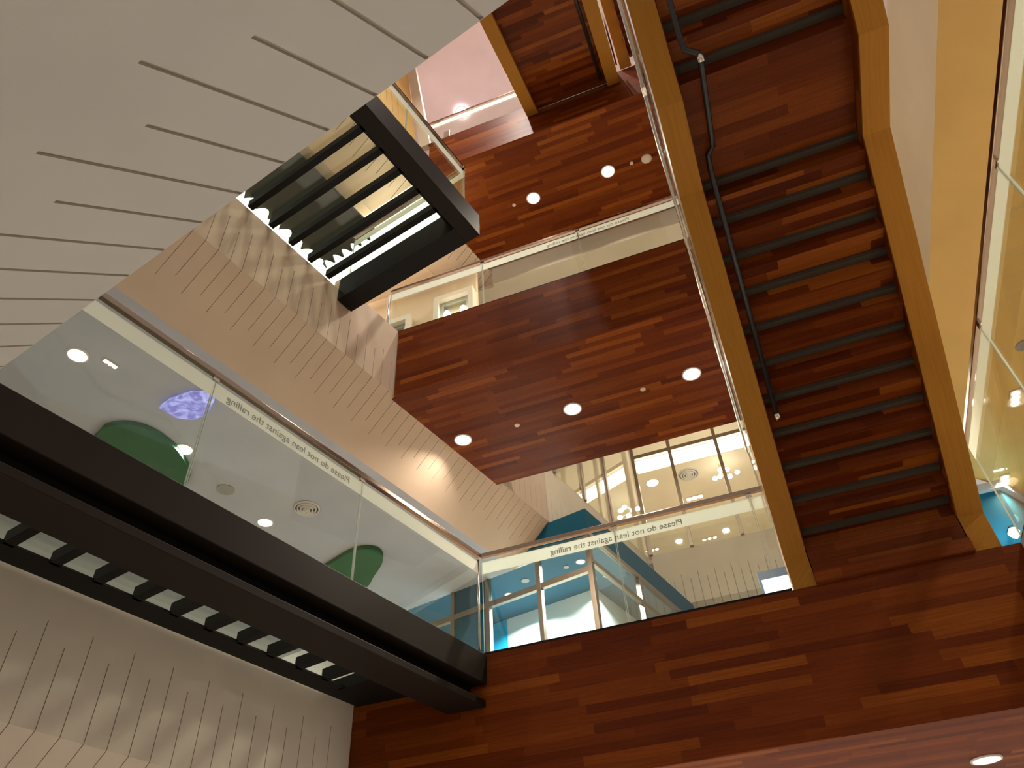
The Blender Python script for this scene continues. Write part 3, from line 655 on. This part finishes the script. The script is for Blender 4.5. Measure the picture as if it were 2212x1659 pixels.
# dark canopy with scalloped rim hung under that ceiling
mb = MB(); pts = []
def scal(p0, p1, n_, amp):
    o_ = []; d_ = Vector(p1)-Vector(p0); nn = Vector((d_.y, -d_.x)).normalized()
    for i in range(n_*6):
        f = i/(n_*6); ph = (f*n_) % 1; o_.append(Vector(p0) + d_*f + nn*amp*(abs(math.sin(math.pi*ph))-.4))
    return o_
ring = scal((-7.78, 1.3), (-7.78, 6.05), 17, .17) + scal((-7.78, 6.05), (-6.42, 6.05), 6, .17) + [Vector((-6.42, 6.05)), Vector((-6.42, 1.3))]
mb.prism([U(p[0], p[1], 11.98) for p in ring], (0, 0, .06)); obj('scalloped_canopy', mb, M['banner'], label='dark canopy with a scalloped rim above the black bridge', cat='canopy')

# unseen lamps added in the roof to light the balcony faces
for xx, yy, lab in ((-2.4, 4.2, 'left far'), (-.9, 4.6, 'right far'), (-2.0, 1.6, 'left near'), (-.6, 1.8, 'right near')):
    downlight(X(xx, yy, ZR), 'added unseen downlight in the pink roof high over the void, %s one of four' % lab, 'lamps in the pink ceiling', LAMP['roof'], .16, col=(1, .88, .78), spread=2.0)
# ------------------------------------------------------------------ top storey and right end
downlight(X(-3.81, 8.90, ZR-.03), 'bright lamp in the pink ceiling above the top railing', 'lamps in the pink ceiling', LAMP['upper'], .16, col=(1, .86, .95))
b = MB(); b.prism([X(-3.98, YF, 14.05), X(-3.75, YF, 14.05), X(-4.32, YF, ZR), X(-4.52, YF, ZR)], (0, .12, 0)); obj('trim_1', b, M['cream'], label='pale leaning trim between amber wall and pink ceiling', kind='structure')
b = MB(); b.poly
bw = MB(GX); bw.prism([X(2.3, 12.2, ZA), X(3.95, 12.2, ZA), X(6.2, 15.4, ZA), X(6.0, 15.6, ZA), X(3.9, 12.35, ZA), X(2.3, 12.35, ZA)], (0, 0, 3.30)); obj('wall_back', bw, M['blue'], label='petrol blue wall at the right end behind the stair foot', kind='structure')
bw = MB(GX); bw.prism([X(2.3, 12.12, 6.61), X(4.0, 12.12, 6.61), X(6.3, 15.4, 6.61), X(6.1, 15.6, 6.61), X(3.9, 12.36, 6.61), X(2.3, 12.36, 6.61)], (0, 0, .13)); obj('trim_2', bw, M['ceil'], label='grey band between blue wall and amber ceiling', kind='structure')
t = thing('wall_spotlight', X(3.74, 12.05, 5.66), 'cyan glowing spotlight on the blue wall, right edge', 'light')
b = MB(); b.lathe([(.001, .02), (.05, .0), (.085, -.06), (.06, -.12), (.001, -.17)], X(3.76, 12.02, 5.84), 16); smooth(obj('lamp', b, M['cyanlamp'], t))
b = MB(); b.box((3.73, 12.0, 5.85), (3.79, 12.195, 5.89)); obj('bracket', b, M['dark'], t)
l = D.lights.new('bulb', 'POINT'); l.energy = 14; l.color = (.35, .95, 1); l.shadow_soft_size = .08; o = D.objects.new('bulb', l); COL.objects.link(o); o.parent = t; o.location = (0, -.25, .22)
# lit screen by the stair foot
t = thing('display_screen', X(.35, 11.0, 3.31), 'bright blue-white screen in a navy frame beside the stair foot', 'screen')
b = MB(); b.box((.0, 11.0, 4.93), (.75, 11.08, 5.52)); obj('frame', b, M['screenframe'], t, bevel=.01)
b = MB(); b.box((.04, 10.985, 5.02), (.71, 11.0, 5.37)); obj('screen_face', b, M['screen'], t)
b = MB(); b.tube([X(.37, 11.04, 3.31), X(.37, 11.04, 4.93)], .025); obj('stand', b, M['steel'], t)
b = MB(); b.box((-.75, 11.1, 3.31), (1.6, 11.2, 5.20)); obj('counter_panel', b, M['bluetop'], label='dark blue low panel behind the lit screen', cat='panel')
